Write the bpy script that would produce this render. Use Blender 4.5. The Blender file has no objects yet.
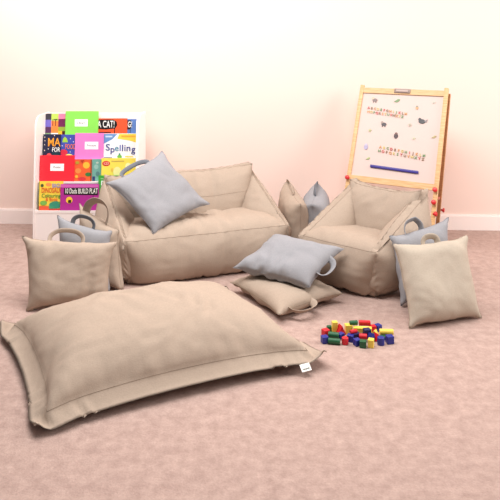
import bpy, bmesh, math, random
from mathutils import Vector, noise, Matrix
random.seed(7)
C = bpy.context.scene.collection
S = bpy.context.scene
PI = math.pi

# ------------------------------------------------------------ camera, light, exposure
F, CH, HY = 650.0, 1.5, 40.0            # focal length in pixels, camera height, horizon row
cam = bpy.data.objects.new('camera', bpy.data.cameras.new('camera'))
C.objects.link(cam); S.camera = cam
cam.data.sensor_width = 36; cam.data.lens = F/500*36
cam.location = (0, 0, CH); cam.rotation_euler = (PI/2, 0, 0)
cam.data.shift_y = (HY-250)/500.0
cam.data.clip_end = 60
S.view_settings.view_transform = 'Standard'; S.view_settings.look = 'None'
S.view_settings.gamma = 1; S.view_settings.use_curve_mapping = False
S.view_settings.exposure = 0.20
W = bpy.data.worlds.new('world'); S.world = W; W.use_nodes = True
bg = W.node_tree.nodes['Background']
bg.inputs[0].default_value = (1.0, 0.985, 0.975, 1); bg.inputs[1].default_value = 0.25

def area(name, loc, target, size, power, col):
    d = bpy.data.lights.new(name, 'AREA'); d.shape = 'RECTANGLE'; d.size, d.size_y = size
    d.energy = power; d.color = col
    o = bpy.data.objects.new(name, d); C.objects.link(o); o.location = loc
    o.rotation_euler = (Vector(target)-Vector(loc)).to_track_quat('-Z', 'Y').to_euler()
area('window_light', (4.2, 3.0, 2.2), (0.2, 4.2, 0.2), (2.0, 2.0), 120, (1, 0.97, 0.94))
area('ceiling_softbox', (-0.65, 3.45, 3.1), (-0.45, 3.95, 0), (4.2, 1.1), 152, (1, 0.98, 0.965))

# ------------------------------------------------------------ helpers
def at(px, py, Y):                       # point at depth Y
    return Vector(((px-250)*Y/F, Y, CH-(py-HY)*Y/F))
def onz(px, py, Z=0.0):                  # point at height Z
    return at(px, py, F*(CH-Z)/(py-HY))
def lin(c):
    return tuple(((v/255)/12.92 if v <= 10 else ((v/255+.055)/1.055)**2.4) for v in c)+(1,)
def tag(o, label=None, cat=None, group=None, kind=None):
    if label: o['label'] = label
    if cat: o['category'] = cat
    if group: o['group'] = group
    if kind: o['kind'] = kind
    return o
def thing(name, label, cat, loc=(0, 0, 0), group=None):
    o = bpy.data.objects.new(name, None); C.objects.link(o); o.location = loc
    o.empty_display_size = .05
    return tag(o, label, cat, group)
def origin_world(o):
    v = Vector(o.location)
    while o.parent: o = o.parent; v += Vector(o.location)
    return v
def obj(name, bm, m, parent=None, smooth=True, origin=None):
    """bm in world coordinates; parent's origin is subtracted"""
    me = bpy.data.meshes.new(name)
    off = origin_world(parent) if parent else Vector(origin or (0, 0, 0))
    bmesh.ops.translate(bm, verts=bm.verts, vec=-off)
    bmesh.ops.recalc_face_normals(bm, faces=bm.faces)
    bm.to_mesh(me); bm.free()
    for m_ in (m if isinstance(m, (list, tuple)) else [m]): me.materials.append(m_)
    if smooth:
        for p in me.polygons: p.use_smooth = True
    o = bpy.data.objects.new(name, me); C.objects.link(o)
    if parent: o.parent = parent
    else: o.location = off
    return o
def nodes(name, rough=.6):
    m = bpy.data.materials.new(name); m.use_nodes = True
    n = m.node_tree.nodes; l = m.node_tree.links
    b = n['Principled BSDF']; b.inputs['Roughness'].default_value = rough
    return m, n, l, b
def plain(name, rgb, rough=.5, var=.06, scale=14, bump=0.0, spec=.5):
    m, n, l, b = nodes(name, rough)
    tc = n.new('ShaderNodeTexCoord'); nz = n.new('ShaderNodeTexNoise')
    nz.inputs['Scale'].default_value = scale; nz.inputs['Detail'].default_value = 4
    l.new(tc.outputs['Object'], nz.inputs['Vector'])
    mx = n.new('ShaderNodeMix'); mx.data_type = 'RGBA'
    c = lin(rgb)
    mx.inputs[6].default_value = tuple(v*(1-var) for v in c[:3])+(1,)
    mx.inputs[7].default_value = tuple(min(1, v*(1+var)) for v in c[:3])+(1,)
    l.new(nz.outputs['Fac'], mx.inputs[0]); l.new(mx.outputs[2], b.inputs['Base Color'])
    b.inputs['Specular IOR Level'].default_value = spec
    if bump:
        bp = n.new('ShaderNodeBump'); bp.inputs['Strength'].default_value = bump
        bp.inputs['Distance'].default_value = .004
        l.new(nz.outputs['Fac'], bp.inputs['Height']); l.new(bp.outputs[0], b.inputs['Normal'])
    return m
def fabric(name, rgb, var=.05):
    m, n, l, b = nodes(name, .92)
    b.inputs['Specular IOR Level'].default_value = .15
    tc = n.new('ShaderNodeTexCoord')
    facs = []
    for sc in ((420, 60, 110), (60, 420, 110), (110, 60, 420)):        # slubby linen threads three ways
        mp = n.new('ShaderNodeMapping'); mp.inputs['Scale'].default_value = sc
        nz = n.new('ShaderNodeTexNoise'); nz.inputs['Scale'].default_value = 1; nz.inputs['Detail'].default_value = 2
        l.new(tc.outputs['Object'], mp.inputs[0]); l.new(mp.outputs[0], nz.inputs['Vector']); facs.append(nz.outputs['Fac'])
    a = n.new('ShaderNodeMath'); a.operation = 'ADD'; l.new(facs[0], a.inputs[0]); l.new(facs[1], a.inputs[1])
    a2 = n.new('ShaderNodeMath'); a2.operation = 'ADD'; l.new(a.outputs[0], a2.inputs[0]); l.new(facs[2], a2.inputs[1])
    mr = n.new('ShaderNodeMapRange'); l.new(a2.outputs[0], mr.inputs[0])
    mr.inputs[1].default_value = 1.15; mr.inputs[2].default_value = 1.85
    big = n.new('ShaderNodeTexNoise'); big.inputs['Scale'].default_value = 5; l.new(tc.outputs['Object'], big.inputs['Vector'])
    mx = n.new('ShaderNodeMix'); mx.data_type = 'RGBA'; c = lin(rgb)
    mx.inputs[6].default_value = tuple(v*(1-var) for v in c[:3])+(1,)
    mx.inputs[7].default_value = tuple(min(1, v*(1+var)) for v in c[:3])+(1,)
    l.new(mr.outputs[0], mx.inputs[0]); l.new(mx.outputs[2], b.inputs['Base Color'])
    bp = n.new('ShaderNodeBump'); bp.inputs['Strength'].default_value = .25; bp.inputs['Distance'].default_value = .002
    l.new(a2.outputs[0], bp.inputs['Height'])
    bp2 = n.new('ShaderNodeBump'); bp2.inputs['Strength'].default_value = .35; bp2.inputs['Distance'].default_value = .02
    l.new(big.outputs['Fac'], bp2.inputs['Height']); l.new(bp2.outputs[0], bp.inputs['Normal'])
    l.new(bp.outputs[0], b.inputs['Normal'])
    return m
def wood(name, a, bcol, scale=(3, 3, 30)):
    m, n, l, b = nodes(name, .5)
    tc = n.new('ShaderNodeTexCoord'); mp = n.new('ShaderNodeMapping'); mp.inputs['Scale'].default_value = scale
    nz = n.new('ShaderNodeTexNoise'); nz.inputs['Scale'].default_value = 4; nz.inputs['Detail'].default_value = 6
    l.new(tc.outputs['Object'], mp.inputs[0]); l.new(mp.outputs[0], nz.inputs['Vector'])
    cr = n.new('ShaderNodeValToRGB'); cr.color_ramp.elements[0].position = .35; cr.color_ramp.elements[1].position = .65
    cr.color_ramp.elements[0].color = lin(a); cr.color_ramp.elements[1].color = lin(bcol)
    l.new(nz.outputs['Fac'], cr.inputs[0]); l.new(cr.outputs[0], b.inputs['Base Color'])
    return m

def add_box(bm, lo, hi, M=None):
    vs = [bm.verts.new((x, y, z)) for x in (lo[0], hi[0]) for y in (lo[1], hi[1]) for z in (lo[2], hi[2])]
    for f in ((0, 1, 3, 2), (4, 6, 7, 5), (0, 4, 5, 1), (2, 3, 7, 6), (0, 2, 6, 4), (1, 5, 7, 3)):
        bm.faces.new([vs[i] for i in f])
    if M is not None:
        for v in vs: v.co = M @ v.co
    return vs
def rounded(bm, w=.003, seg=2):
    bmesh.ops.bevel(bm, geom=list(bm.edges), offset=w, segments=seg, profile=.5, affect='EDGES')
    return bm
def add_bar(bm, a, b, wv, hv):           # a rectangular bar between a and b, half-extent vectors wv, hv
    a, b = Vector(a), Vector(b)
    q = [[p+wv*s+hv*t for s, t in ((-1, -1), (1, -1), (1, 1), (-1, 1))] for p in (a, b)]
    v = [[bm.verts.new(p) for p in r] for r in q]
    bm.faces.new(v[0]); bm.faces.new(v[1][::-1])
    for i in range(4): bm.faces.new((v[0][i], v[0][(i+1) % 4], v[1][(i+1) % 4], v[1][i]))
def add_tube(bm, pts, r, seg=8, closed=False):
    pts = [Vector(p) for p in pts]; n = len(pts); rings = []
    up = Vector((.13, .2, 1)).normalized()
    for i, p in enumerate(pts):
        a = pts[(i-1) % n] if closed or i else pts[0]
        b = pts[(i+1) % n] if closed or i < n-1 else pts[-1]
        t = (b-a)
        t = t.normalized() if t.length > 1e-9 else Vector((1, 0, 0))
        x = t.cross(up)
        if x.length < .05: x = t.cross(Vector((1, 0, 0)))
        x.normalize(); y = t.cross(x)
        rings.append([bm.verts.new(p+x*(r*math.cos(2*PI*k/seg))+y*(r*math.sin(2*PI*k/seg))) for k in range(seg)])
    for i in range(n if closed else n-1):
        A, B = rings[i], rings[(i+1) % n]
        for k in range(seg): bm.faces.new((A[k], A[(k+1) % seg], B[(k+1) % seg], B[k]))
    if not closed:
        bm.faces.new(rings[0]); bm.faces.new(rings[-1][::-1])
def smooth_pts(ctrl, n=24):              # Catmull-Rom
    c = [Vector(p) for p in ctrl]; c = [c[0]*2-c[1]]+c+[c[-1]*2-c[-2]]; out = []
    m = len(c)-3
    for i in range(n+1):
        t = i/n*m; k = min(int(t), m-1); t -= k; p0, p1, p2, p3 = c[k:k+4]
        out.append(.5*((2*p1)+(p2-p0)*t+(2*p0-5*p1+4*p2-p3)*t*t+(3*p1-p0-3*p2+p3)*t**3))
    return out
def add_ribbon(bm, ctrl, wdir, w, th=.003, n=24):
    """a flat strap: wdir one vector or one per control point"""
    P = smooth_pts(ctrl, n)
    wd = smooth_pts(wdir, n) if isinstance(wdir, (list, tuple)) else [Vector(wdir)]*(n+1)
    R = []
    for i, p in enumerate(P):
        t = (P[min(i+1, n)]-P[max(i-1, 0)]).normalized(); x = wd[i]-t*wd[i].dot(t); x.normalize(); y = t.cross(x)
        R.append([bm.verts.new(p+x*w/2*a+y*th/2*b) for a, b in ((-1, -1), (-.3, -1.4), (.3, -1.4), (1, -1), (1, 1), (.3, 1.4), (-.3, 1.4), (-1, 1))])
    for i in range(n):
        for k in range(8): bm.faces.new((R[i][k], R[i][(k+1) % 8], R[i+1][(k+1) % 8], R[i+1][k]))
    bm.faces.new(R[0]); bm.faces.new(R[-1][::-1])
def text_mesh(name, s, size, M, m, parent, depth=.0006, width=None, align='CENTER', bold=0.0):
    cu = bpy.data.curves.new(name, 'FONT'); cu.body = s; cu.size = size; cu.extrude = depth
    cu.align_x = align; cu.align_y = 'CENTER'; cu.resolution_u = 3; cu.offset = bold
    t = bpy.data.objects.new(name, cu); C.objects.link(t)
    bpy.context.view_layer.update()
    me = bpy.data.meshes.new_from_object(t.evaluated_get(bpy.context.evaluated_depsgraph_get()))
    me.name = name
    bpy.data.objects.remove(t); bpy.data.curves.remove(cu)
    if width:
        xs = [v.co.x for v in me.vertices]; k = width/(max(xs)-min(xs))
        for v in me.vertices: v.co.x *= k
    me.transform(M)
    me.materials.clear(); me.materials.append(m)
    o = bpy.data.objects.new(name, me); C.objects.link(o)
    if parent:
        me.transform(Matrix.Translation(-origin_world(parent))); o.parent = parent
    return o

# ------------------------------------------------------------ materials
M_tan = fabric('tan_linen', (171, 152, 136))
M_tan2 = fabric('pale_tan_linen', (182, 168, 152))
M_seam = fabric('tan_thread', (152, 134, 118))
M_grey = fabric('grey_linen', (149, 147, 150), .05)
M_gseam = fabric('grey_thread', (142, 139, 142))
M_gstrap_shade = fabric('grey_strap_shaded', (112, 114, 120))  # grey darkened: shade on the undersides of the handles put into the colour
M_white = plain('white_laminate', (250, 240, 236), .45, .01)
M_wood = wood('pale_pine', (206, 160, 108), (224, 184, 134))
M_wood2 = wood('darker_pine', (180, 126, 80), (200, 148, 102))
M_board = plain('whiteboard', (214, 190, 181), .5, .01)
M_red = plain('red_plastic', (206, 40, 42), .35)
M_metal = plain('brushed_clip_metal', (140, 118, 108), .4)
M_navy = plain('indigo_strip', (52, 40, 130), .4)

# ------------------------------------------------------------ room
wl, wr = Vector((-2.05, 5.328, 0)), Vector((1.97, 5.13, 0))
wd = (wr-wl).normalized(); wn = Vector((wd.y, -wd.x, 0))            # wn points into the room
mw, n, l, b = nodes('wall_paint', .85)
tc = n.new('ShaderNodeTexCoord'); nz = n.new('ShaderNodeTexNoise'); nz.inputs['Scale'].default_value = 60
l.new(tc.outputs['Object'], nz.inputs['Vector'])
b.inputs['Base Color'].default_value = lin((245, 218, 206))
bp = n.new('ShaderNodeBump'); bp.inputs['Strength'].default_value = .05; bp.inputs['Distance'].default_value = .001
l.new(nz.outputs['Fac'], bp.inputs['Height']); l.new(bp.outputs[0], b.inputs['Normal'])
bm = bmesh.new(); a, c = wl-wd*2.5, wr+wd*2.5
add_bar(bm, a-wn*.06+Vector((0, 0, 1.5)), c-wn*.06+Vector((0, 0, 1.5)), wn*.06, Vector((0, 0, 1.5)))
tag(obj('wall_back', bm, mw, smooth=False), kind='structure')
bm = bmesh.new()
add_bar(bm, a+wn*.008+Vector((0, 0, .055)), c+wn*.008+Vector((0, 0, .055)), wn*.008, Vector((0, 0, .055)))
add_bar(bm, a+wn*.006+Vector((0, 0, .115)), c+wn*.006+Vector((0, 0, .115)), wn*.005, Vector((0, 0, .006)))
tag(obj('baseboard_back', bm, plain('baseboard_paint', (253, 238, 232), .5, .01), smooth=False), kind='structure')
# carpet
mf, n, l, b = nodes('carpet', .97)
b.inputs['Specular IOR Level'].default_value = .1
tc = n.new('ShaderNodeTexCoord')
n1 = n.new('ShaderNodeTexNoise'); n1.inputs['Scale'].default_value = 20; n1.inputs['Detail'].default_value = 8; n1.inputs['Roughness'].default_value = .72
n2 = n.new('ShaderNodeTexNoise'); n2.inputs['Scale'].default_value = 120; n2.inputs['Detail'].default_value = 3
l.new(tc.outputs['Object'], n1.inputs['Vector']); l.new(tc.outputs['Object'], n2.inputs['Vector'])
cr = n.new('ShaderNodeValToRGB'); cr.color_ramp.elements[0].position = .3; cr.color_ramp.elements[1].position = .72
cr.color_ramp.elements[0].color = lin((160, 134, 125)); cr.color_ramp.elements[1].color = lin((192, 165, 154))
l.new(n1.outputs['Fac'], cr.inputs[0])
mx = n.new('ShaderNodeMix'); mx.data_type = 'RGBA'; mx.blend_type = 'MULTIPLY'; mx.inputs[0].default_value = 1
cr2 = n.new('ShaderNodeValToRGB'); cr2.color_ramp.elements[0].color = (.85, .85, .85, 1); cr2.color_ramp.elements[1].color = (1.12, 1.12, 1.12, 1)
l.new(n2.outputs['Fac'], cr2.inputs[0]); l.new(cr.outputs[0], mx.inputs[6]); l.new(cr2.outputs[0], mx.inputs[7])
l.new(mx.outputs[2], b.inputs['Base Color'])
bp = n.new('ShaderNodeBump'); bp.inputs['Strength'].default_value = .5; bp.inputs['Distance'].default_value = .004
l.new(n2.outputs['Fac'], bp.inputs['Height']); l.new(bp.outputs[0], b.inputs['Normal'])
bm = bmesh.new(); add_box(bm, (-5, -.5, -.05), (5, 5.7, 0))
tag(obj('floor', bm, mf, smooth=False), kind='structure')


# ------------------------------------------------------------ fabric filled from inside (small position-based solver)
import numpy as np
def inflate(co, quads, press, iters, anchor=None, aw=0.0, inner=6, slack=1.0, grav=0.0, floor=None, noise_amp=.0015, seed=0, smooth=.02, glue=None, comp=.6):
    rs = np.random.RandomState(seed)
    x = np.array(co, float); n = len(x); Q = np.array(quads)
    E = np.vstack([Q[:, [0, 1]], Q[:, [1, 2]], Q[:, [2, 3]], Q[:, [3, 0]]]); E = np.unique(np.sort(E, axis=1), axis=0)
    D = np.vstack([Q[:, [0, 2]], Q[:, [1, 3]]])
    A = np.vstack([E, D]); k = np.concatenate([np.ones(len(E)), np.full(len(D), .25)])
    L0 = np.linalg.norm(x[A[:, 0]]-x[A[:, 1]], axis=1)*slack
    val = np.bincount(A[:, 0], k, n)+np.bincount(A[:, 1], k, n)
    ev = np.bincount(E[:, 0], minlength=n)+np.bincount(E[:, 1], minlength=n)
    x0 = x.copy(); x = x+rs.randn(n, 3)*noise_amp; v = np.zeros_like(x)
    def scat(idx, w): return np.stack([np.bincount(idx, w[:, c], n) for c in range(3)], 1)
    for it in range(iters):
        nr = np.cross(x[Q[:, 2]]-x[Q[:, 0]], x[Q[:, 3]]-x[Q[:, 1]])*.5
        f = sum(scat(Q[:, c], nr) for c in range(4))/4
        ramp = min(1, (it+1)/(iters*.4))
        v = v*.90+f*press*ramp; v[:, 2] -= grav
        p = x+v
        for _ in range(inner):
            d = p[A[:, 1]]-p[A[:, 0]]; l = np.linalg.norm(d, axis=1)+1e-9
            e = (l-L0)/l; e = np.where(e < 0, e*comp, e)           # cloth resists stretch far more than compression
            c_ = d*(e*k*.5)[:, None]
            p = p+(scat(A[:, 0], c_)-scat(A[:, 1], c_))/val[:, None]*2.6
            if anchor is not None: p[anchor] += (x0[anchor]-p[anchor])*aw
            if floor is not None: p[:, 2] = np.maximum(p[:, 2], floor)
            if glue is not None:
                m = (p[glue[:, 0]]+p[glue[:, 1]])/2; h = (x0[glue[:, 0]]-x0[glue[:, 1]])/2
                p[glue[:, 0]] = m+h; p[glue[:, 1]] = m-h
        if smooth:
            av = (scat(E[:, 0], p[E[:, 1]])+scat(E[:, 1], p[E[:, 0]]))/ev[:, None]
            p += (av-p)*smooth
            if floor is not None: p[:, 2] = np.maximum(p[:, 2], floor)
        v = p-x; x = p
    return x

# ------------------------------------------------------------ bean furniture
def nz3(v, s, seed=0.0):
    return noise.noise(Vector((v.x*s+seed, v.y*s-seed*1.7, v.z*s+seed*.31)))
def tri(c, p):                           # trilinear; c[i][j][k] with i along x, j along y, k along z
    x, y, z = (p[0]+1)/2, (p[1]+1)/2, (p[2]+1)/2; o = Vector()
    for i, wx in ((0, 1-x), (1, x)):
        for j, wy in ((0, 1-y), (1, y)):
            for k, wz in ((0, 1-z), (1, z)): o += c[i*4+j*2+k]*(wx*wy*wz)
    return o
def folds(x, Q, amp, seed, up=True):
    nr = np.cross(x[Q[:, 2]]-x[Q[:, 0]], x[Q[:, 3]]-x[Q[:, 1]]); N = np.zeros_like(x)
    for c in range(4): np.add.at(N, Q[:, c], nr)
    N /= np.linalg.norm(N, axis=1)[:, None]+1e-12; y = x.copy()
    for i, p in enumerate(x):
        w = Vector(p); wp = Vector((nz3(w, 4, seed), nz3(w, 4, seed+7), nz3(w, 4, seed+13)))*.12
        a = w+wp
        r = 1-abs(noise.noise(Vector((a.x*9+seed, a.y*9, a.z*4))))*2.6      # ridged: long soft folds
        h = amp*(.55*max(r, -.4)*max(0, .4+nz3(w, 3.3, seed+2)*2)+.7*nz3(w, 6, seed)+.28*nz3(a, 22, seed+4))
        y[i] = p+N[i]*h
    y[:, 2] = np.maximum(y[:, 2], .003)
    return y
class Puff:
    """a sewn box of fabric: eight corners, filled until it bulges"""
    def __init__(s, corners, n, press, iters=110, seed=0, slack=1.03, aw=.10, sagtop=0.0):
        c = [Vector(q) for q in corners]; s.g = {}; co = []; quads = []; s.n = n
        def vert(ijk):
            if ijk in s.g: return s.g[ijk]
            q = [-1+2*t/n for t in ijk]; w = tri(c, q)
            if q[2] > 0: w.z -= sagtop*(1-q[0]**4)*q[2]
            s.g[ijk] = len(co); co.append(tuple(w)); return s.g[ijk]
        for ax in range(3):
            for sg in (0, n):
                for i in range(n):
                    for j in range(n):
                        q = []
                        for a_, b_ in ((i, j), (i+1, j), (i+1, j+1), (i, j+1)):
                            t = [a_, b_]; t.insert(ax, sg); q.append(vert(tuple(t)))
                        quads.append(q if (sg > 0) == (ax != 1) else q[::-1])
        anchor = [i for k, i in s.g.items() if sum(t in (0, n) for t in k) >= 2]
        x0 = np.array(co)
        # orient outward
        nr = np.cross(x0[np.array(quads)[:, 2]]-x0[np.array(quads)[:, 0]], x0[np.array(quads)[:, 3]]-x0[np.array(quads)[:, 1]])
        vol = ((x0[np.array(quads)].mean(1)-x0.mean(0))*nr).sum()
        if vol < 0: quads = [q[::-1] for q in quads]
        s.x = inflate(co, quads, press, iters, np.array(anchor), aw, slack=slack, floor=.003, seed=seed, noise_amp=.003, grav=.00006, smooth=.012)
        s.q = quads; s.x = folds(s.x, np.array(quads), .011, seed)
    def mesh(s):
        bm = bmesh.new(); V = [bm.verts.new(p) for p in s.x]
        for q in s.q: bm.faces.new([V[i] for i in q])
        return bm
    def line(s, k, out=.0005):           # k = (i, j, k) with one None running along an edge; 0 / 1 ends
        P = []; cen = s.x.mean(0)
        for t in range(s.n+1):
            ijk = tuple(t if a is None else int(round(a*s.n)) for a in k); p = s.x[s.g[ijk]]; d = p-cen
            P.append(Vector(p+d/np.linalg.norm(d)*out))
        return P

def frame(o, ang):                       # local x along the front, y back, z up
    ux = Vector((math.cos(ang), math.sin(ang), 0)); uy = Vector((-ux.y, ux.x, 0))
    return lambda x, y, z: Vector((o[0], o[1], 0))+ux*x+uy*y+Vector((0, 0, z))
def seams(p, puff, lines, m, r=.0013):
    bm = bmesh.new()
    for k in lines: add_tube(bm, puff.line(k), r, 6)
    return obj('seam', bm, m, p)

def bean_seat(name, label, cat, o, ang, w, d, zr, zb, at_, seed, m, nb=34, mid_seam=False, shear=0.0, tw=.34, sag=.03, er=0.0):
    L0 = frame(o, ang); L = lambda x, y, z: L0(x-shear*y, y, z); t = thing(name, label, cat, (o[0], o[1], 0))
    base = Puff([L(x, y, z) for x, y, z in (
        (.03, .04, .004), (-.0, -.0, zr), (.03, d-.06, .004), (.0, d-.12, zr-.03),
        (w-.03, .04, .004), (w, 0, zr), (w-.03, d-.06, .004), (w, d-.12, zr-.03))], nb, .55, 120, seed, 1.055, .12)
    ob = obj('base', base.mesh(), m, t)
    seams(ob, base, [(None, 0, 1), (0, 0, None), (1, 0, None)], M_seam)
    e = .012
    back = Puff([L(x, y, z) for x, y, z in (
        (at_*.5, d-.20, zr-.05), (.015, d-.085, zb+e), (at_*.3, d, .03), (.015, d-.02, zb+e),
        (w-at_*.5, d-.20, zr-.05), (w-.015, d-.085, zb+e+er), (w-at_*.3, d, .03), (w-.015, d-.02, zb+e+er))], nb-4, .50, 110, seed+5, 1.08, .14, sag)
    bo = obj('backrest', back.mesh(), m, t)
    seams(bo, back, [(None, 0, 1), (0, 0, None), (1, 0, None)]+([(None, 0, .52)] if mid_seam else []), M_seam)
    for s in (0, 1):
        X = (lambda v: v) if s == 0 else (lambda v: w-v)
        pts = [(-.004, .02, .05), (0.002, -.004, zr-.004), (-.004, d-.0, .03), (0.004, d-.035, zb-.01),
               (at_*.55, .03, .06), (at_*tw*.65, .00, zr-.002), (at_*1.0, d-.16, .06), (at_*tw, d-.06, zb-.015)]
        arm = Puff([L(X(x), y, z) for x, y, z in pts], nb-10, .75, 110, seed+11+s, 1.06, .16)
        ao = obj('armrest', arm.mesh(), m, t)
        seams(ao, arm, ([(0, None, 1)] if tw > .2 else [])+[(1, None, 1), (0, 1, None)], M_seam)
    return t

bean_seat('beanbag_sofa', 'long two-seat tan linen bean bag sofa with a grey cushion on its left arm', 'sofa',
          (-.76, 3.94), math.radians(20), 1.08, .60, .275, .560, .20, 1, M_tan, 44, True, .10, .12, .02, .025)
bean_seat('beanbag_armchair', 'small single-seat tan linen bean bag armchair in front of the easel', 'armchair',
          (.309, 4.096), math.radians(-41), .55, .56, .275, .548, .16, 31, M_tan, 32, False, -.13, .34, .035)

# ------------------------------------------------------------ cushions
PILLOWS = []
def sim_pillow(seed, n=38, hs=.225):
    idx = {}; co = []; quads = []
    for sg in (1, -1):
        for i in range(n+1):
            for j in range(n+1):
                k = (i, j, 0 if i in (0, n) or j in (0, n) else sg)
                if k in idx: continue
                u, v = -1+2*i/n, -1+2*j/n; idx[k] = len(co); co.append((u*hs, v*hs, .004*sg if k[2] else 0))
        g = lambda i, j: idx[(i, j, 0 if i in (0, n) or j in (0, n) else sg)]
        for i in range(n):
            for j in range(n):
                q = [g(i, j), g(i+1, j), g(i+1, j+1), g(i, j+1)]; quads.append(q if sg > 0 else q[::-1])
    x = inflate(co, quads, .50, 120, seed=seed, noise_amp=.0015, smooth=.003, comp=.9, slack=1.02)
    x = x-x[[idx[(0, 0, 0)], idx[(n, 0, 0)], idx[(n, n, 0)], idx[(0, n, 0)]]].mean(0)
    cor = np.abs(x[[idx[(0, 0, 0)], idx[(n, 0, 0)], idx[(n, n, 0)], idx[(0, n, 0)]]]).mean(0)
    x[:, 0] /= cor[0]; x[:, 1] /= cor[1]; x[:, 2] /= np.abs(x[:, 2]).max()
    rim = [idx[(i, 0, 0)] for i in range(n)]+[idx[(n, i, 0)] for i in range(n)]+[idx[(n-i, n, 0)] for i in range(n)]+[idx[(0, n-i, 0)] for i in range(n)]
    return x, quads, rim, idx, n
for sd in (3, 8, 21): PILLOWS.append(sim_pillow(sd))
def cushion(name, label, cat, cs, T, m, ms, seed=0, conc=.045, group=None, handle=None, hm=None, sag=0.0):
    """cs: corners TL,TR,BR,BL in world space; T half thickness"""
    TL, TR, BR, BL = [Vector(c) for c in cs]
    cen = (TL+TR+BR+BL)/4; base = Vector((cen.x, cen.y, max(0, min(c.z for c in (TL, TR, BR, BL)))))
    t = thing(name, label, cat, base, group)
    nrm = ((TR-BL).cross(TL-BR)).normalized()
    if nrm.y > 0: nrm = -nrm
    X, quads, rim, idx, n = PILLOWS[seed % 3]; flip = (1, -1)[(seed//3) % 2]; swap = (seed//2) % 2
    co = []
    for x in X:
        u, v, h = float(x[0]), float(x[1]), float(x[2])
        if swap: u, v = v, u
        u *= flip
        a, b_ = (u+1)/2, (v+1)/2
        p = (BL*(1-a)+BR*a)*(1-b_)+(TL*(1-a)+TR*a)*b_
        # filling settles towards the bottom of a standing cushion, edge sways a little
        p = p+nrm*(h*T*(1-sag*v)+.006*noise.noise(Vector((u*1.4+seed, v*1.4, seed))))
        if p.z < .003: p.z = .003
        co.append(p)
    rs_ = set(rim); co2 = folds(np.array([tuple(p) for p in co]), np.array(quads), .012, seed*1.7+.3)
    co = [p if i in rs_ else Vector(co2[i]) for i, p in enumerate(co)]
    bm = bmesh.new(); V = [bm.verts.new(p) for p in co]
    for q in quads: bm.faces.new([V[i] for i in q])
    R = [Vector(co[i]) for i in rim]
    def near(u, v):                      # rim point nearest to the parameter
        bu = Vector(((BL*(1-(u+1)/2)+BR*(u+1)/2)*(1-(v+1)/2)+(TL*(1-(u+1)/2)+TR*(u+1)/2)*(v+1)/2))
        return min(R, key=lambda r: (r-bu).length).copy()
    P = near
    body = obj('cover', bm, m, t)
    bm = bmesh.new()
    for r in R: r.z = max(r.z, .005)
    add_tube(bm, R, .0014, 6, closed=True)
    obj('seam', bm, ms, body)
    if handle:
        e = handle['edge']; h = handle.get('h', .07); c0 = handle.get('c', 0); hw = handle.get('w', .36)
        E = {'top': lambda k: P(k, 1), 'right': lambda k: P(1, -k), 'bottom': lambda k: P(-k, -1), 'left': lambda k: P(-1, k)}[e]
        A, B = E(c0-hw), E(c0+hw); mid = (A+B)/2
        out = (mid-cen); out -= (B-A).normalized()*out.dot((B-A).normalized()); out.normalize()
        out = (out+nrm*handle.get('fwd', 0)+Vector((0, 0, handle.get('up', 0)))).normalized()
        ab = (B-A)
        ctrl = [A-out*.012, A+out*h*.45+ab*.01, A+out*h*.88+ab*.2, mid+out*h+ab*handle.get('lean', 0), B+out*h*.88-ab*.2, B+out*h*.45-ab*.01, B-out*.012]
        if handle.get('flop'):
            fl = Vector(handle['flop']); ctrl = [c+fl*(0, .3, .75, 1, .75, .3, 0)[i] for i, c in enumerate(ctrl)]
        for c in ctrl: c.z = max(c.z, .02)
        fc = handle.get('face', .8)
        wd_ = [(nrm*(1-fc*.5)+(c-mid+out*.02).normalized()*fc).normalized() for c in ctrl]
        bm = bmesh.new(); add_ribbon(bm, ctrl, wd_, handle.get('sw', .03), .003, 36)
        obj('handle', bm, hm or m, t)
    return t

# left cluster
cushion('scatter_cushion', 'square tan cushion with a looped top handle, standing frontmost at the far left', 'cushion',
        [at(22, 236, 3.74), at(117, 242, 3.80), at(110, 301, 3.72), at(26, 312, 3.585)], .072, M_tan, M_seam, 1,
        handle=dict(edge='top', h=.07, w=.36, c=-.08, sw=.026, fwd=-.35))
cushion('scatter_cushion', 'pale grey cushion sandwiched between the two tan cushions left of the sofa', 'cushion',
        [at(57, 215, 3.93), at(112, 231, 3.88), at(110, 292, 3.82), at(58, 296, 3.80)], .05, M_grey, M_gseam, 2,
        handle=dict(edge='top', h=.055, w=.36, c=.0, sw=.028, fwd=.1), hm=M_gstrap_shade)
cushion('scatter_cushion', 'tan cushion with a floppy folded handle, wedged against the left side of the sofa', 'cushion',
        [at(79, 203, 4.13), at(119, 230, 3.95), at(122, 290, 3.88), at(84, 285, 4.02)], .062, M_tan, M_seam, 3,
        handle=dict(edge='top', h=.10, w=.45, c=-.1, sw=.05, fwd=.25, flop=(.03, -.02, .01)))
# on the sofa
cushion('scatter_cushion', 'square pale grey cushion tipped diagonally on the sofa\'s left arm', 'cushion',
        [at(106, 183, 4.13), at(162, 151, 4.47), at(210, 204, 4.36), at(154, 235, 4.02)], .062, M_grey, M_gseam, 4,
        handle=dict(edge='top', h=.05, w=.42, c=-.05, sw=.03, fwd=-.6), hm=M_gstrap_shade)
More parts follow.
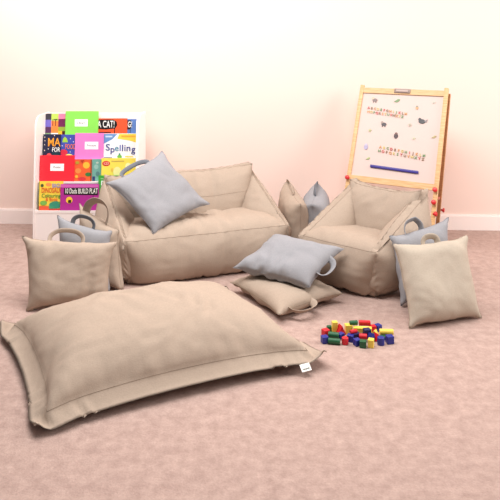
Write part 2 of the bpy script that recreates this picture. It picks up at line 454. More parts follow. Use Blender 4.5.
# in the gap between sofa and armchair
cushion('scatter_cushion', 'tan cushion standing on edge between sofa and armchair, next to the sofa', 'cushion',
        [at(287, 181, 4.93), at(301, 204, 4.56), at(303, 256, 4.53), at(283, 235, 4.95)], .085, M_tan, M_seam, 5,
        handle=dict(edge='top', h=.035, w=.45, c=-.45, sw=.03))
cushion('scatter_cushion', 'pale grey cushion standing on edge between sofa and armchair, next to the armchair', 'cushion',
        [at(317, 182, 4.95), at(312, 204, 4.60), at(313, 252, 4.58), at(322, 235, 4.97)], .100, M_grey, M_gseam, 6,
        handle=dict(edge='top', h=.035, w=.45, c=-.4, sw=.03), hm=M_gstrap_shade)
# stack in front of the armchair
cushion('scatter_cushion', 'flat tan cushion with a drooping handle, lying on the carpet beneath a grey cushion', 'cushion',
        [(.235, 4.09, .06), at(343, 293, 3.70), at(279, 315, 3.42), at(230, 282, 3.86)], .060, M_tan, M_seam, 7,
        handle=dict(edge='right', h=.06, w=.32, c=.25, sw=.042, up=-.1, face=.7), conc=.05)
cushion('scatter_cushion', 'pale grey cushion with a side handle, lying on top of a flat tan cushion', 'cushion',
        [at(275, 235, 4.06), at(344, 249, 3.83), at(309, 287, 3.60), at(233, 268, 3.80)], .060, M_grey, M_gseam, 8,
        handle=dict(edge='right', h=.05, w=.36, c=.0, sw=.040, up=-.3, face=.7))
# right pair
cushion('scatter_cushion', 'pale grey cushion propped on the armchair\'s right side behind a square tan cushion', 'cushion',
        [at(389, 236, 3.78), at(449, 217, 3.93), at(452, 290, 3.77), at(401, 306, 3.64)], .062, M_grey, M_gseam, 9,
        handle=dict(edge='top', h=.07, w=.26, c=-.25, sw=.034, fwd=.2, face=.6, lean=.15))
cushion('scatter_cushion', 'square tan cushion with a flattened top handle, standing frontmost at the far right', 'cushion',
        [at(393, 244, 3.60), at(467, 235, 3.68), at(482, 318, 3.50), at(409, 329, 3.37)], .072, M_tan2, M_seam, 10,
        handle=dict(edge='top', h=.040, w=.18, c=-.02, sw=.034, fwd=.3, face=1))

# ------------------------------------------------------------ big floor cushion with flange
def floor_cushion():
    FL, FR, BR, BL = onz(34, 429, .035), onz(327, 355, .060), onz(226, 288, .04), onz(0, 324, .05)
    cen = (FL+FR+BR+BL)/4
    t = thing('floor_cushion', 'huge flat tan linen floor cushion with a stitched flange border', 'floor cushion', (cen.x, cen.y, 0))
    nx, ny = 78, 64; fx, fy = 5, 5       # grid, flange width in cells
    def B(u, v): a, b_ = (u+1)/2, (v+1)/2; return (FL*(1-a)+FR*a)*(1-b_)+(BL*(1-a)+BR*a)*b_
    idx = {}; co = []; quads = []; glue = []
    for sg in (1, -1):
        for i in range(nx+1):
            for j in range(ny+1):
                k = (i, j, 0 if i in (0, nx) or j in (0, ny) else sg)
                if k in idx: continue
                p = B(-1+2*i/nx, -1+2*j/ny); idx[k] = len(co)
                inn = fx < i < nx-fx and fy < j < ny-fy
                co.append((p.x, p.y, p.z+.012+(.006 if inn else .002)*sg*(k[2] != 0)))
        g = lambda i, j: idx[(i, j, 0 if i in (0, nx) or j in (0, ny) else sg)]
        for i in range(nx):
            for j in range(ny):
                q = [g(i, j), g(i+1, j), g(i+1, j+1), g(i, j+1)]; quads.append(q if sg > 0 else q[::-1])
    for i in range(1, nx):
        for j in range(1, ny):
            if not (fx < i < nx-fx and fy < j < ny-fy): glue.append((idx[(i, j, 1)], idx[(i, j, -1)]))
    cor = [idx[(0, 0, 0)], idx[(nx, 0, 0)], idx[(nx, ny, 0)], idx[(0, ny, 0)]]
    x = inflate(co, quads, .50, 220, anchor=np.array(cor), aw=.5, glue=np.array(glue), grav=.000012, floor=.003, noise_amp=.0015, seed=5, inner=7, smooth=.004, slack=1.05, comp=.8)
    keep = np.array(sorted({i for g_ in glue for i in g_} | {idx[k] for k in idx if k[2] == 0}))
    y_ = folds(x, np.array(quads), .014, 2.2); y_[keep] = x[keep]; x = y_
    for (i, j, sg), q in idx.items():
        if sg == 1 and fx < i < nx-fx and fy < j < ny-fy:       # gathers where the flange is stitched
            di, dj = min(i-fx, nx-fx-i), min(j-fy, ny-fy-j); dd = min(di, dj); al = j if di < dj else i
            x[q, 2] += .016*math.exp(-dd/4.5)*(1-math.exp(-dd/1.2))*noise.noise(Vector((al*.55, 3.1*(di < dj), dd*.06)))
    top = lambda i, j: x[idx[(i, j, 0 if i in (0, nx) or j in (0, ny) else 1)]]
    bm = bmesh.new(); V = [bm.verts.new(p) for p in x]
    for q in quads: bm.faces.new([V[i] for i in q])
    body = obj('cover', bm, M_tan, t)
    ring = [(i, fy) for i in range(fx, nx-fx)]+[(nx-fx, j) for j in range(fy, ny-fy)]+[(i, ny-fy) for i in range(nx-fx, fx, -1)]+[(fx, j) for j in range(ny-fy, fy, -1)]
    loop = [Vector(top(i, j))+Vector((0, 0, .001)) for i, j in ring]
    bm = bmesh.new()
    add_tube(bm, loop, .0012, 5, closed=True); obj('flange_stitching', bm, M_seam, body)
    # sewn-in white label on the front edge
    ux = (FR-FL).normalized(); uy = Vector((-ux.y, ux.x, 0))
    c = Vector(top(int(nx*.90), 0))-uy*.016+Vector((0, 0, -.008))
    dn = (uy*.7+Vector((0, 0, .55))).normalized()
    bm = bmesh.new(); add_bar(bm, c-ux*.024, c+ux*.024, dn*.017, ux.cross(dn)*.0012)
    lb = obj('sewn_label', bm, plain('label_cotton', (250, 246, 240), .8, .01), t, smooth=False)
    lb['label'] = 'white woven label'
    nn = ux.cross(dn)
    Mx = Matrix.Translation(c+nn*.0015-dn*.006) @ Matrix((ux, dn, nn)).transposed().to_4x4()
    text_mesh('label_text', 'rucomfy', .012, Mx, plain('label_ink', (90, 95, 80), .8), lb, .0004, width=.036, bold=.0003)
floor_cushion()

# ------------------------------------------------------------ bookcase
X0, X1 = -1.604, -.83
bc = thing('display_bookcase', 'white four-tier front-facing children\'s display bookcase against the wall', 'bookcase', ((X0+X1)/2, 5.0, 0))
prof = [(4.80, 0), (4.80, .26), (4.82, .50), (4.84, .80)]
for k in range(9):
    a = PI*k/16; prof.append((4.94-.10*math.cos(a), .83+.10*math.sin(a)))
prof += [(5.17, .93), (5.17, 0)]
for xs in ((X0, X0+.011), (X1-.018, X1)):
    bm = bmesh.new()
    A = [bm.verts.new((xs[0], y, z)) for y, z in prof]; B = [bm.verts.new((xs[1], y, z)) for y, z in prof]
    bm.faces.new(A); bm.faces.new(B[::-1])
    for i in range(len(A)): bm.faces.new((A[i], A[(i+1) % len(A)], B[(i+1) % len(A)], B[i]))
    obj('side_panel', bm, M_white, bc, smooth=False)
TY = [5.045, 4.975, 4.905, 4.835]        # front of the books on each tier, top to bottom
TPX = [136, 159.5, 181.5, 210.5]
TZ = [CH-(TPX[i]-HY)*TY[i]/F for i in range(4)]
for i in range(4):
    bm = bmesh.new(); add_box(bm, (X0+.011, TY[i]-.022, TZ[i]-.012), (X1-.018, TY[i]+.055, TZ[i]-.001)); obj('shelf', bm, M_white, bc, smooth=False)
    bm = bmesh.new(); add_box(bm, (X0+.011, TY[i]-.025, TZ[i]-.014), (X1-.018, TY[i]-.017, TZ[i]+.004)); obj('lip', bm, M_white, bc, smooth=False)
    top = TZ[i-1]-.01 if i else .93
    bm = bmesh.new(); add_box(bm, (X0+.011, TY[i]+.045, TZ[i]-.01), (X1-.018, TY[i]+.056, top)); obj('back_panel', bm, M_white, bc, smooth=False)
bm = bmesh.new(); add_box(bm, (X0+.011, 4.812, 0), (X1-.018, 4.828, TZ[3]-.014)); obj('plinth_panel', bm, M_white, bc, smooth=False)

# ------------------------------------------------------------ books
PAPER = plain('paper', (245, 238, 225), .8, .02)
def art(name, rgb, rough=.35): return plain(name, rgb, rough, .03, 30)
def book(tier, x0, x1, ytop, rgb, label, layer=0, group='picture books on the display bookcase', ybot=None):
    """layer 0 stands in front, 1 right behind it"""
    y = TY[tier]+.009*layer
    a = (x0-250)*y/F; b_ = (x1-250)*y/F; z1 = CH-(ytop-HY)*y/F; z0 = TZ[tier]+.001
    lean = .018
    t = thing('picture_book', label, 'book', ((a+b_)/2, y, z0), group)
    R = lambda p: Vector((p[0], p[1]+lean*(p[2]-z0)/.2, p[2]))
    bm = bmesh.new(); add_box(bm, (a, y, z0), (b_, y+.0012, z1))
    add_box(bm, (a, y+.0068, z0), (b_, y+.008, z1)); add_box(bm, (a, y, z0), (a+.0012, y+.008, z1))
    for v in bm.verts: v.co = R(v.co)
    obj('cover', bm, art('cover_ink', rgb), t, smooth=False)
    bm = bmesh.new(); add_box(bm, (a+.0013, y+.0013, z0+.002), (b_-.003, y+.0067, z1-.002))
    for v in bm.verts: v.co = R(v.co)
    obj('pages', bm, PAPER, t, smooth=False)
    sh = math.atan2(lean, .2); cs = [0]
    def L(px, py, d=0.0):                # a point of the cover seen at that pixel
        cs[0] += .00003
        z = CH-(py-HY)*y/F; return Vector(((px-250)*y/F, y-.0006-d-cs[0]+lean*(z-z0)/.2, z))
    def rect(px0, py0, px1, py1, rgb, nm='cover_panel', d=0.0):
        bm = bmesh.new(); A, B = L(px0, py0, d), L(px1, py1, d); add_bar(bm, (A+Vector((B.x, A.y, A.z)))/2, Vector(((A.x+B.x)/2, B.y, B.z)), Vector(((B.x-A.x)/2, 0, 0)), Vector((0, .0004, 0)))
        return obj(nm, bm, art('print', rgb), t, smooth=False)
    def poly(pts, rgb, nm='cover_shape', d=0.0):
        bm = bmesh.new(); P = [L(px, py, d) for px, py in pts]
        f = [bm.verts.new(p) for p in P]; g = [bm.verts.new(p+Vector((0, .0008, 0))) for p in P]
        bm.faces.new(f); bm.faces.new(g[::-1])
        for i in range(len(f)): bm.faces.new((f[i], f[(i+1) % len(f)], g[(i+1) % len(f)], g[i]))
        return obj(nm, bm, art('print', rgb), t, smooth=False)
    def disc(cx, cy, rx, ry, rgb, nm='cover_shape', d=0.0, n=18):
        return poly([(cx+rx*math.cos(2*PI*k/n), cy+ry*math.sin(2*PI*k/n)) for k in range(n)], rgb, nm, d)
    def txt(s, cx, cy, hpx, wpx, rgb, nm='title', d=.0008, bold=.0006):
        p = L(cx, cy, d); Mx = Matrix.Translation(p) @ Matrix.Rotation(PI/2-sh, 4, 'X')
        return text_mesh(nm, s, hpx*y/F*1.38, Mx, art('title_ink', rgb), t, .0004, width=wpx*y/F, bold=bold)
    return t, rect, poly, disc, txt
# top tier
t, rect, poly, disc, txt = book(0, 45, 65.5, 114.5, (70, 50, 90), 'picture book with patchwork cover of purple, orange and lime, left end of top tier', 1)
rect(45, 113.8, 51, 120, (60, 55, 66)); rect(45, 120, 51, 127, (112, 100, 190)); rect(45, 127, 51, 133, (84, 40, 84)); rect(45, 133, 51, 138, (120, 150, 110))
rect(51, 114, 58, 121, (190, 216, 92)); rect(51, 121, 58, 133, (240, 132, 60)); rect(51, 133, 58, 138, (240, 240, 240)); txt('IT', 54.5, 123, 7, 5, (60, 30, 30))
rect(58, 114, 65.3, 119, (238, 130, 165)); rect(58, 119, 65.3, 127, (112, 36, 80)); rect(58, 127, 65.3, 131.5, (150, 170, 60)); rect(58, 131, 62, 135.5, (240, 180, 50)); rect(62, 131, 65.3, 138, (70, 20, 30))
t, rect, poly, disc, txt = book(0, 65, 98, 111.5, (140, 222, 90), 'lime green book with a small white title label on the top tier', 0)
rect(74.5, 119.5, 87.5, 126.5, (252, 250, 248), 'title_label'); txt('Library', 81, 123, 2.2, 8, (110, 120, 110), bold=0)
t, rect, poly, disc, txt = book(0, 96, 127, 118.7, (236, 88, 50), 'orange-red book whose title sits in a black bubble on the top tier', 1)
poly([(98, 120), (107, 119.6), (113, 119.8), (116.5, 122), (117, 125.5), (115, 128.5), (106, 129.5), (98, 129)], (24, 20, 22)); txt('A CAT!', 106, 124.6, 7, 17, (250, 250, 245)); rect(114, 128, 114.8, 138, (30, 25, 25)); rect(99, 132, 111, 133, (60, 25, 25))
t, rect, poly, disc, txt = book(0, 125.5, 137.2, 119.4, (92, 128, 190), 'narrow strip of blue book with a black title bubble, right end of the top tier', 2)
poly([(126.5, 120.5), (130.5, 120.5), (132, 123), (132, 126.5), (130, 129.5), (126.5, 129.5)], (22, 20, 24)); txt('G!', 129.8, 124.8, 6, 4.2, (250, 250, 245)); rect(129.8, 129.5, 130.4, 137, (30, 30, 40))
# second tier
t, rect, poly, disc, txt = book(1, 42.7, 60.2, 134.6, (30, 34, 66), 'navy book with large orange letters on its cover, left end of the second tier', 0)
txt('MA', 53.5, 142.8, 8.5, 12.5, (240, 160, 50), bold=.0012); txt('FOR', 55.8, 150, 4.6, 8, (240, 240, 235))
for a_, b_, r in ((44.2, 137.4, .5), (44.4, 141, .5), (44.3, 145, .5), (44.3, 150.5, .6), (54, 135.8, .5), (48, 149, .5)): disc(a_, b_, r, r, (240, 220, 200), n=8)
disc(49, 155, 2.4, 1.8, (230, 90, 90)); rect(52, 152.5, 60, 157, (20, 60, 70))
t, rect, poly, disc, txt = book(1, 60, 75.5, 135, (66, 80, 170), 'blue book with orange lettering beside the pink book on the second tier', 1)
poly([(62, 142.5), (62.5, 139), (64.5, 137), (66.5, 139), (67.5, 142.5)], (160, 200, 70)); txt('FOOD', 70.2, 147, 5, 10.5, (240, 120, 70)); disc(63.5, 152.5, 4, 3, (210, 50, 70)); disc(69, 156.5, 4, 2.6, (240, 230, 120))
for a_, b_ in ((62, 146), (70, 139), (73, 142), (70, 152)): disc(a_, b_, .5, .5, (230, 230, 250), n=8)
t, rect, poly, disc, txt = book(1, 74.5, 103.3, 133.5, (232, 128, 200), 'pink book with a small white title label on the second tier', 0)
rect(84.5, 142, 98, 149.5, (252, 248, 250), 'title_label'); txt('Princesses', 91.3, 145.6, 2.2, 9, (140, 110, 130), bold=0)
t, rect, poly, disc, txt = book(1, 103.3, 137.2, 134, (250, 250, 250), 'white spelling workbook with blue title letters on the second tier', 1)
poly([(103.4, 134.2), (117, 134.2), (112, 139.5), (103.4, 144)], (110, 150, 205)); poly([(119, 134.2), (137, 134.2), (137, 143), (128, 140.5), (117, 139)], (246, 214, 80)); rect(105, 136, 112, 137.6, (200, 220, 240)); rect(121, 135.8, 136, 137.4, (230, 170, 60))
for ch, cx, w_, r in (('S', 107.6, 4.2, (40, 50, 140)), ('p', 112.4, 4, (40, 50, 140)), ('e', 116.6, 3.8, (70, 140, 170)), ('l', 120, 1.1, (90, 100, 180)), ('l', 122.4, 1.1, (40, 50, 140)), ('i', 124.8, 1.2, (40, 50, 140)), ('n', 128.3, 3.8, (40, 50, 140)), ('g', 133.2, 4.0, (40, 50, 140))):
    txt(ch, cx, {'S': 147.8, 'p': 149.6, 'g': 149.6}.get(ch, 148.4), 6.6, w_, r, 'title_letter')
disc(119.5, 156.8, 2.4, 2, (110, 180, 80)); disc(119.5, 154.2, 1, 1, (60, 140, 120)); rect(125, 156, 133, 157.2, (236, 200, 90)); rect(104, 157.3, 112, 158.2, (60, 60, 120))
# third tier
t, rect, poly, disc, txt = book(2, 39.3, 74, 155.8, (232, 40, 56), 'plain red book with a small white title label, left end of the third tier', 0)
rect(50, 164, 63.6, 171, (252, 248, 246), 'title_label'); txt('Pirates', 56.6, 167.4, 2, 7, (130, 110, 110), bold=0)
t, rect, poly, disc, txt = book(2, 73.5, 91.3, 159.7, (232, 96, 50), 'orange picture book with a yellow sun shape and green leaf, right of the red book', 1)
disc(86, 165.5, 3.4, 3.2, (246, 186, 60)); disc(88, 174.5, 3, 2, (60, 120, 60)); disc(78, 171, 3, 2.5, (244, 140, 70)); disc(77, 163, 2, 1.5, (180, 150, 50)); disc(82, 179, 4, 2, (200, 50, 60)); disc(76.5, 176.5, 1.6, 1.4, (245, 180, 60)); poly([(80, 160.5), (84, 160), (82, 163.5)], (190, 60, 40)); rect(90.6, 160, 91.2, 181, (70, 50, 40))
t, rect, poly, disc, txt = book(2, 91.5, 101.5, 159.5, (112, 168, 156), 'narrow visible strip of a teal book left of the yellow book', 2)
disc(96, 167, 2.2, 2.4, (150, 190, 180)); disc(97.5, 174, 2, 2.5, (86, 130, 128)); rect(92.5, 176.5, 95, 181, (50, 60, 110)); disc(97, 163, 1.4, 1, (190, 205, 190))
t, rect, poly, disc, txt = book(2, 101, 137.2, 158.6, (244, 222, 90), 'yellow book with a red oval badge behind the grey cushion corner on the third tier', 0)
disc(105.8, 163.8, 4, 2.6, (214, 50, 44)); txt('123', 105.8, 163.9, 2.6, 4.6, (250, 220, 200), bold=0); rect(111, 161, 124, 161.9, (200, 170, 90)); disc(117, 172, 4, 5, (240, 236, 160)); disc(112, 170, 1.2, 2, (230, 190, 80)); disc(128, 167, 3, 4, (250, 240, 170))
# bottom tier
t, rect, poly, disc, txt = book(3, 38, 62.5, 182, (244, 210, 70), 'yellow dinosaur colouring book, left end of the bottom tier', 1)
rect(38, 182, 38.7, 210, (60, 90, 60)); disc(48, 185, 3, 1.8, (240, 150, 80)); disc(41.5, 186, 1.6, 1.6, (70, 90, 50))
txt('BIG', 55.5, 186.2, 4, 7.5, (150, 140, 200)); txt('DINOSAUR', 51.3, 190.8, 5, 20.5, (214, 60, 44), bold=.0004); txt('Colouring', 50.8, 196, 4, 19, (60, 140, 60), bold=.0002); txt('& Book', 51.5, 199.6, 3.6, 12, (226, 90, 50), bold=.0002)
disc(55.5, 205, 6.5, 3.6, (50, 140, 112)); disc(51, 207.5, 3.4, 1.6, (60, 150, 110)); disc(60, 203, 2, 1.2, (90, 160, 70)); rect(39, 206, 49, 210, (226, 90, 60)); disc(43.5, 203, 3.4, 2.2, (120, 180, 80)); rect(49, 208.6, 62, 210.2, (196, 60, 50))
t, rect, poly, disc, txt = book(3, 60, 98.5, 184.8, (172, 40, 140), 'magenta book with a black title band across its cover on the bottom tier', 0)
rect(60, 184.9, 98, 188, (206, 96, 176)); poly([(63.5, 188.6), (97.5, 187.8), (97.5, 195.4), (63.5, 195)], (26, 22, 26)); txt('10 Dads BUILD PLAT', 80.8, 191.6, 5.2, 32.5, (246, 244, 235), bold=.0003)
disc(69, 200.3, 3.3, 3.3, (246, 200, 60)); rect(68, 200, 71, 203, (40, 25, 20), d=.0008); rect(92.6, 195.5, 93.2, 204, (60, 15, 50))
t, rect, poly, disc, txt = book(3, 97.8, 122, 176.2, (62, 160, 60), 'green book with white capital letters, half hidden by the sofa arm', 1)
txt('PET', 105, 183.8, 4.6, 9, (240, 248, 240)); txt('REX', 105, 189.4, 4.6, 9, (240, 248, 240)); rect(100, 179, 110, 179.8, (160, 210, 150)); disc(102, 201, 2, 2, (150, 200, 80))

# ------------------------------------------------------------ easel
ea = math.radians(31); u = Vector((math.cos(ea), -math.sin(ea), 0)); nb = Vector((math.sin(ea), math.cos(ea), 0))   # nb points away from the viewer
lean = math.radians(23)
TRt = at(446.5, 91, 4.72); TLt = TRt-u*.645
dn = (-nb*math.sin(lean)-Vector((0, 0, math.cos(lean)))).normalized(); fr = u.cross(dn).normalized()
if fr.y > 0: fr = -fr
ez = thing('easel', 'pale wooden children\'s easel with a magnetic whiteboard and red knobs behind the armchair', 'easel', ((TLt+TRt)/2*1).to_tuple()[:2]+(0,))
LEN = TRt.z/math.cos(lean); BL_ = .725
hw = .0145; ht = .011
for p in (TLt, TRt):
    bm = bmesh.new(); add_bar(bm, p-dn*.02, p+dn*(LEN-.004), u*hw, fr*ht); rounded(bm, .002); obj('front_leg', bm, M_wood, ez)
for p, q in ((TLt, Vector((.875, 5.11, 0.003))), (TRt, Vector((1.455, 5.06, 0.003)))):
    s_ = p+u*.0-fr*.026+dn*.015+u*(.012 if p is TRt else -.004)
    bm = bmesh.new(); add_bar(bm, s_, q, u*.0125, fr*.010); obj('rear_leg', bm, M_wood2, ez, smooth=False)
bm = bmesh.new(); add_bar(bm, TLt+dn*.022+u*hw, TRt+dn*.022-u*hw, dn*.021, fr*.009); obj('top_rail', bm, M_wood, ez, smooth=False)
bm = bmesh.new(); add_bar(bm, TLt+dn*(BL_-.02)+u*hw, TRt+dn*(BL_-.02)-u*hw, dn*.021, fr*.009); obj('bottom_rail', bm, M_wood, ez, smooth=False)
bm = bmesh.new(); add_bar(bm, TLt+dn*.04+dn*(BL_-.08)/2-fr*.004+u*hw, TRt+dn*.04+dn*(BL_-.08)/2-fr*.004-u*hw, dn*(BL_-.08)/2, fr*.003); obj('whiteboard_panel', bm, M_board, ez, smooth=False)
# paper clip on the top rail
c0 = (TLt+TRt)/2+dn*.018+fr*.012
bm = bmesh.new(); add_bar(bm, c0-u*.062, c0+u*.062, dn*.017, fr*.003); rounded(bm, .002); cl = obj('paper_clip', bm, M_metal, ez)
bm = bmesh.new(); add_bar(bm, c0-u*.045+fr*.006, c0+u*.045+fr*.006, dn*.008, fr*.003); obj('clip_bar', bm, plain('clip_light', (176, 152, 142), .4), cl, smooth=False)
# knobs and folding stays
def knob(p, ax, r=.017, h=.026):
    bm = bmesh.new(); Q = ax.to_track_quat('Z', 'Y').to_matrix().to_4x4()
    for z0, z1, r0, r1 in ((0, .4, .45, .45), (.4, .55, .45, 1), (.55, .9, 1, 1), (.9, 1, 1, .8)):
        bmesh.ops.create_cone(bm, cap_ends=True, segments=10, radius1=r*r0, radius2=r*r1, depth=h*(z1-z0), matrix=Matrix.Translation(p) @ Q @ Matrix.Translation((0, 0, h*(z0+z1)/2)))
    obj('knob', bm, M_red, ez)
kp = lambda top, k: top+dn*k+fr*ht
knob(kp(TLt, BL_-.015), fr); knob(kp(TRt, BL_+.0), fr); knob(kp(TRt, BL_+.085), fr); knob(kp(TRt, BL_+.16), (u+fr*.3).normalized()); knob(at(441, 210, 4.98), u)
for p, q in ((TRt, Vector((1.455, 5.06, 0))), (TLt, Vector((.875, 5.11, 0)))):
    a = p+dn*(BL_+.06); s = p+(q-p)*.74
    bm = bmesh.new(); add_bar(bm, a-fr*.01, a+(s-a)*.45, Vector((0, 0, .009)), u*.003); add_bar(bm, a+(s-a)*.45+u*.004, s+u*.004, Vector((0, 0, .009)), u*.003); obj('folding_stay', bm, plain('stay', (190, 92, 70), .5), ez, smooth=False)

def onboard(px, py):                     # the board surface seen at that pixel
    o = Vector((0, 0, CH)); r = at(px, py, 1.0)-o; k = (TLt-o).dot(fr)/r.dot(fr); return o+r*k
SURF = fr*.0005
A_, B_ = onboard(370.5, 166), onboard(418.5, 172.6)
bm = bmesh.new(); add_bar(bm, A_+fr*.005, B_+fr*.005, dn*.010, fr*.005); rounded(bm, .002)
tag(obj('magnetic_strip', bm, M_navy, origin=(A_+B_)/2), 'long indigo magnetic strip on the lower part of the whiteboard', 'magnetic strip')
# alphabet magnets: two blocks of two rows
pal = [('red', (205, 90, 84)), ('orange', (214, 150, 96)), ('green', (122, 150, 104)), ('brown', (150, 116, 90)), ('yellow', (214, 190, 120))]
PM = {k: plain('magnet_'+k, c, .4) for k, c in pal}
Rb = Matrix((u, -dn, fr)).transposed().to_4x4()
for (p0, p1, s, bl, row) in (((368.8, 107.9), (405.8, 114.0), 'ABCDEFGHIJKLM', 'upper left', 'first'), ((368.6, 111.8), (402.4, 117.0), 'NOPQRSTUVWXYZ', 'upper left', 'second'),
                     ((380.5, 147.2), (424, 155.8), 'ABCDEFGHIJKLM', 'lower right', 'first'), ((379.4, 151.0), (423, 159.4), 'NOPQRSTUVWXYZ', 'lower right', 'second')):
    for i, ch in enumerate(s):
        k = i/(len(s)-1); px = p0[0]+(p1[0]-p0[0])*k; py = p0[1]+(p1[1]-p0[1])*k
        cn = pal[(i*3+len(row)+len(bl)) % 5][0]
        p = onboard(px, py)
        o = text_mesh('magnetic_letter', ch, .026, Rb.copy(), PM[cn], None, .002, bold=.0007)
        o.location = p+fr*.0022
        tag(o, '%s magnetic letter %s, %s row of the %s alphabet block on the easel' % (cn, ch, row, bl), 'magnetic letter', 'magnetic alphabet letters on the easel')
# picture magnets
def magnet(px, py, r, kind, c1, c2, label):
    p = onboard(px, py); t = thing('picture_magnet', label, 'magnet', p, 'picture magnets on the easel')
    def blob(pts, d, nm, m):
        bm = bmesh.new(); f = [bm.verts.new(p+u*(a*r)-dn*(b_*r)+fr*(d+.0035)) for a, b_ in pts]; g = [bm.verts.new(v.co-fr*.0035) for v in f]
        bm.faces.new(f); bm.faces.new(g[::-1])
        for i in range(len(f)): bm.faces.new((f[i], f[(i+1) % len(f)], g[(i+1) % len(f)], g[i]))
        obj(nm, bm, m, t, smooth=False)
    cir = lambda cx, cy, ra, rb: [(cx+ra*math.cos(2*PI*k/14), cy+rb*math.sin(2*PI*k/14)) for k in range(14)]
    m1, m2 = plain('magnet_print', c1, .4), plain('magnet_print', c2, .4)
    if kind == 'animal':
        blob(cir(0, -.1, 1, .62), 0, 'body', m1); blob(cir(-.75, .55, .48, .45), .001, 'head', m2)
        for x in (-.5, .5): blob([(x-.15, -.5), (x+.15, -.5), (x+.15, -1.1), (x-.15, -1.1)], .0005, 'leg', m1)
    elif kind == 'leaf':
        blob([(-1.1, -.5), (-.4, .1), (.3, .7), (1.1, .6), (.8, -.1), (.1, -.6)], 0, 'leaf', m1); blob([(-1, -.45), (.9, .45), (.95, .35), (-.9, -.55)], .001, 'vein', m2)
    elif kind == 'bird':
        blob(cir(0, 0, .9, .6), 0, 'body', m1); blob([(.5, .1), (1.4, .6), (1.2, -.2)], .0005, 'tail', m2); blob(cir(-.6, .5, .4, .4), .001, 'head', m1)
    elif kind == 'bug':
        blob(cir(0, 0, .7, .9), 0, 'body', m1); blob(cir(0, .8, .45, .4), .001, 'head', m2)
    else:
        blob([((1 if k % 2 == 0 else .5)*math.cos(PI/2+PI*k/5), (1 if k % 2 == 0 else .5)*math.sin(PI/2+PI*k/5)) for k in range(10)], 0, 'star', m1); blob(cir(0, 0, .3, .3), .001, 'centre', m2)
for a in ((375, 99.8, .020, 'animal', (120, 100, 96), (200, 180, 150), 'small brown and cream magnet at the top left of the whiteboard'),
          (397, 100.8, .020, 'leaf', (120, 150, 96), (90, 110, 80), 'green leaf-shaped magnet below the easel clip'),
          (417, 108, .014, 'bug', (200, 150, 100), (120, 130, 110), 'small pale orange magnet right of the upper alphabet block'),
          (434, 102.4, .014, 'star', (210, 196, 180), (150, 150, 140), 'tiny pale grey magnet in the top right corner of the whiteboard'),
          (384, 124, .020, 'animal', (60, 50, 56), (150, 130, 120), 'dark magnet just below the upper alphabet block'),
          (410, 125, .014, 'star', (190, 170, 150), (140, 150, 120), 'small beige magnet left of the largest dark magnet'),
          (422, 121.5, .028, 'bird', (50, 48, 52), (130, 120, 120), 'largest dark grey magnet, right side of the whiteboard'),
          (370, 130.5, .014, 'star', (186, 180, 130), (150, 160, 110), 'small olive magnet near the left frame of the whiteboard'),
          (396, 136, .022, 'bug', (60, 30, 36), (110, 70, 60), 'dark maroon magnet in the middle of the whiteboard'),
          (414, 138.5, .013, 'star', (206, 196, 170), (170, 170, 130), 'tiny cream magnet above the lower alphabet block'),
          (434, 137, .015, 'leaf', (190, 176, 120), (150, 120, 90), 'small olive magnet near the right frame of the whiteboard'),
          (366, 147, .022, 'bug', (170, 160, 190), (190, 180, 200), 'pale lilac magnet low on the left of the whiteboard'),
          (368, 158.5, .014, 'leaf', (180, 190, 130), (150, 160, 110), 'small pale green magnet just above the indigo strip')):
    magnet(*a)

# ------------------------------------------------------------ toy blocks
BC = {'red': (204, 26, 40), 'blue': (34, 44, 132), 'green': (22, 86, 50), 'yellow': (240, 206, 84), 'navy': (22, 28, 78)}
BM = {k: plain('block_'+k, c, .4, .06, 40) for k, c in BC.items()}
def block(px, py, col, shape, rot, size, z, label):
    """px,py: image of the middle of its lower front; size (length, depth, height)"""
    p = onz(px, py, z); L_, D_, H_ = [q*1.08 for q in size]
    bm = bmesh.new()
    if shape == 'box':
        add_box(bm, (-L_/2, -D_/2, 0), (L_/2, D_/2, H_)); rounded(bm, .002)
    elif shape == 'cyl':                 # lying along x
        bmesh.ops.create_cone(bm, cap_ends=True, segments=20, radius1=H_/2, radius2=H_/2, depth=L_, matrix=Matrix.Translation((0, 0, H_/2)) @ Matrix.Rotation(PI/2, 4, 'Y'))
        bmesh.ops.bevel(bm, geom=[e for e in bm.edges if e.calc_face_angle(0) > 1], offset=.0015, segments=1, affect='EDGES')
    elif shape == 'post':                # standing
        bmesh.ops.create_cone(bm, cap_ends=True, segments=20, radius1=L_/2, radius2=L_/2, depth=H_, matrix=Matrix.Translation((0, 0, H_/2)))
        bmesh.ops.bevel(bm, geom=[e for e in bm.edges if e.calc_face_angle(0) > 1], offset=.0015, segments=1, affect='EDGES')
    elif shape == 'prism':
        P = [(-L_/2, 0), (L_/2, 0), (0, H_)]
        A = [bm.verts.new((x, -D_/2, zz)) for x, zz in P]; B = [bm.verts.new((x, D_/2, zz)) for x, zz in P]
        bm.faces.new(A); bm.faces.new(B[::-1])
        for i in range(3): bm.faces.new((A[i], A[(i+1) % 3], B[(i+1) % 3], B[i]))
        rounded(bm, .0015, 1)
    elif shape == 'arch':
        P = [(-L_/2, 0), (-L_*.28, 0)]+[(-L_*.28*math.cos(PI*k/8), H_*.55*math.sin(PI*k/8)) for k in range(1, 8)]+[(L_*.28, 0), (L_/2, 0), (L_/2, H_), (-L_/2, H_)]
        A = [bm.verts.new((x, -D_/2, zz)) for x, zz in P]; B = [bm.verts.new((x, D_/2, zz)) for x, zz in P]
        bm.faces.new(A); bm.faces.new(B[::-1])
        for i in range(len(A)): bm.faces.new((A[i], A[(i+1) % len(A)], B[(i+1) % len(A)], B[i]))
    o = obj('toy_block', bm, BM[col], smooth=False)
    o.location = (p.x, p.y+D_/2*.9, z+.0005); o.rotation_euler.z = math.radians(rot)
    tag(o, label, 'toy block', 'wooden toy blocks in a pile on the carpet')
c = .03
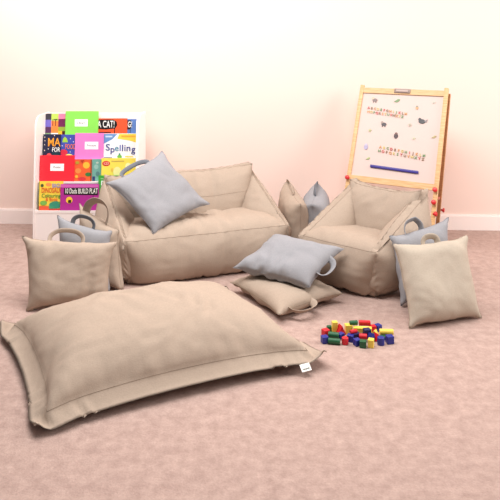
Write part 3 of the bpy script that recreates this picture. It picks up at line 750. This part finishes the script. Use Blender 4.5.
for a in (
    (325, 344, 'blue', 'box', 15, (c, c, c), 0, 'blue cube block at the left front corner of the pile'),
    (334.5, 345.5, 'green', 'cyl', -12, (.055, c, .026), 0, 'green cylinder lying right of the blue cube at the left front of the pile'),
    (326, 337, 'red', 'box', 30, (c, c, c), 0, 'red cube block at the left end of the pile, behind the blue cube'),
    (334, 339.5, 'green', 'cyl', -14, (.05, c, .028), .004, 'dark green cylinder between the red cube and the red wedge on the left'),
    (329.5, 332, 'green', 'box', 10, (.022, .022, .024), 0, 'small green block at the rear left of the pile'),
    (335, 333.5, 'yellow', 'box', 8, (.026, .024, .052), 0, 'yellow block standing upright at the left rear of the pile'),
    (341, 335.5, 'red', 'prism', 20, (.045, .035, .045), 0, 'red wedge block leaning beside the upright yellow block'),
    (341, 339.5, 'blue', 'box', 35, (c, .026, .024), 0, 'small blue block under the red wedge on the left'),
    (345.5, 345.5, 'red', 'post', 0, (c, c, .03), 0, 'short red cylinder standing at the front left of the pile'),
    (351, 342.5, 'blue', 'box', -25, (c, c, c), 0, 'blue cube just right of the front red cylinder'),
    (349, 334, 'yellow', 'box', 5, (.034, .03, .04), 0, 'yellow block at the left end of the long yellow plank'),
    (363, 333, 'yellow', 'box', -6, (.085, .026, .022), .014, 'long yellow plank block across the middle of the pile'),
    (354, 326.5, 'green', 'cyl', 6, (.038, c, .022), .038, 'dark green cylinder resting high at the back of the pile'),
    (365, 326, 'red', 'box', -4, (.055, .024, .018), .032, 'flat red plank block at the top back of the pile'),
    (356.5, 341, 'navy', 'box', 12, (.032, .03, .032), 0, 'very dark navy cube in the centre of the pile'),
    (354, 334.8, 'red', 'cyl', 20, (.034, c, .018), .030, 'small red block in the middle, under the yellow plank'),
    (357.5, 346.5, 'blue', 'box', 25, (.028, .028, .028), 0, 'blue cube in the front row left of the green cube'),
    (363.5, 340.5, 'red', 'cyl', -8, (.036, c, .024), .012, 'short red cylinder lying above the front green cube'),
    (363.5, 348.5, 'green', 'box', -12, (c, .028, .03), 0, 'green cube in the front row of the pile, beside the yellow cube'),
    (371.5, 348.3, 'yellow', 'box', -20, (.026, .028, .036), 0, 'yellow cube in the front row of the pile'),
    (367.5, 337.5, 'navy', 'box', 8, (.032, c, .034), .01, 'dark blue cube at the right end of the yellow plank'),
    (372, 342, 'blue', 'prism', 60, (.036, .03, .036), 0, 'blue wedge block behind the front yellow cube'),
    (373, 332.5, 'red', 'box', 15, (.03, .026, .028), .004, 'red cube at the right rear of the pile, beside a blue cube'),
    (378.5, 332, 'blue', 'box', 30, (.028, .028, .030), 0, 'blue cube at the right rear of the pile'),
    (375.5, 337, 'yellow', 'prism', -40, (.04, .022, .03), .008, 'small yellow wedge between red and blue blocks on the right'),
    (377, 341.5, 'red', 'prism', 30, (.032, c, .034), .0, 'red wedge block behind the blue cylinder on the right'),
    (387, 336, 'yellow', 'cyl', -4, (.064, c, .026), .012, 'long yellow cylinder at the right end of the pile'),
    (384.5, 340.5, 'green', 'box', 4, (.04, .026, .016), 0, 'flat green block under the long yellow cylinder'),
    (381.5, 346, 'blue', 'post', 0, (.033, c, .034), 0, 'short blue cylinder standing at the front right of the pile'),
    (390.3, 344.5, 'blue', 'box', 12, (.032, .03, .034), 0, 'blue cube at the far right end of the pile')):
    block(*a)
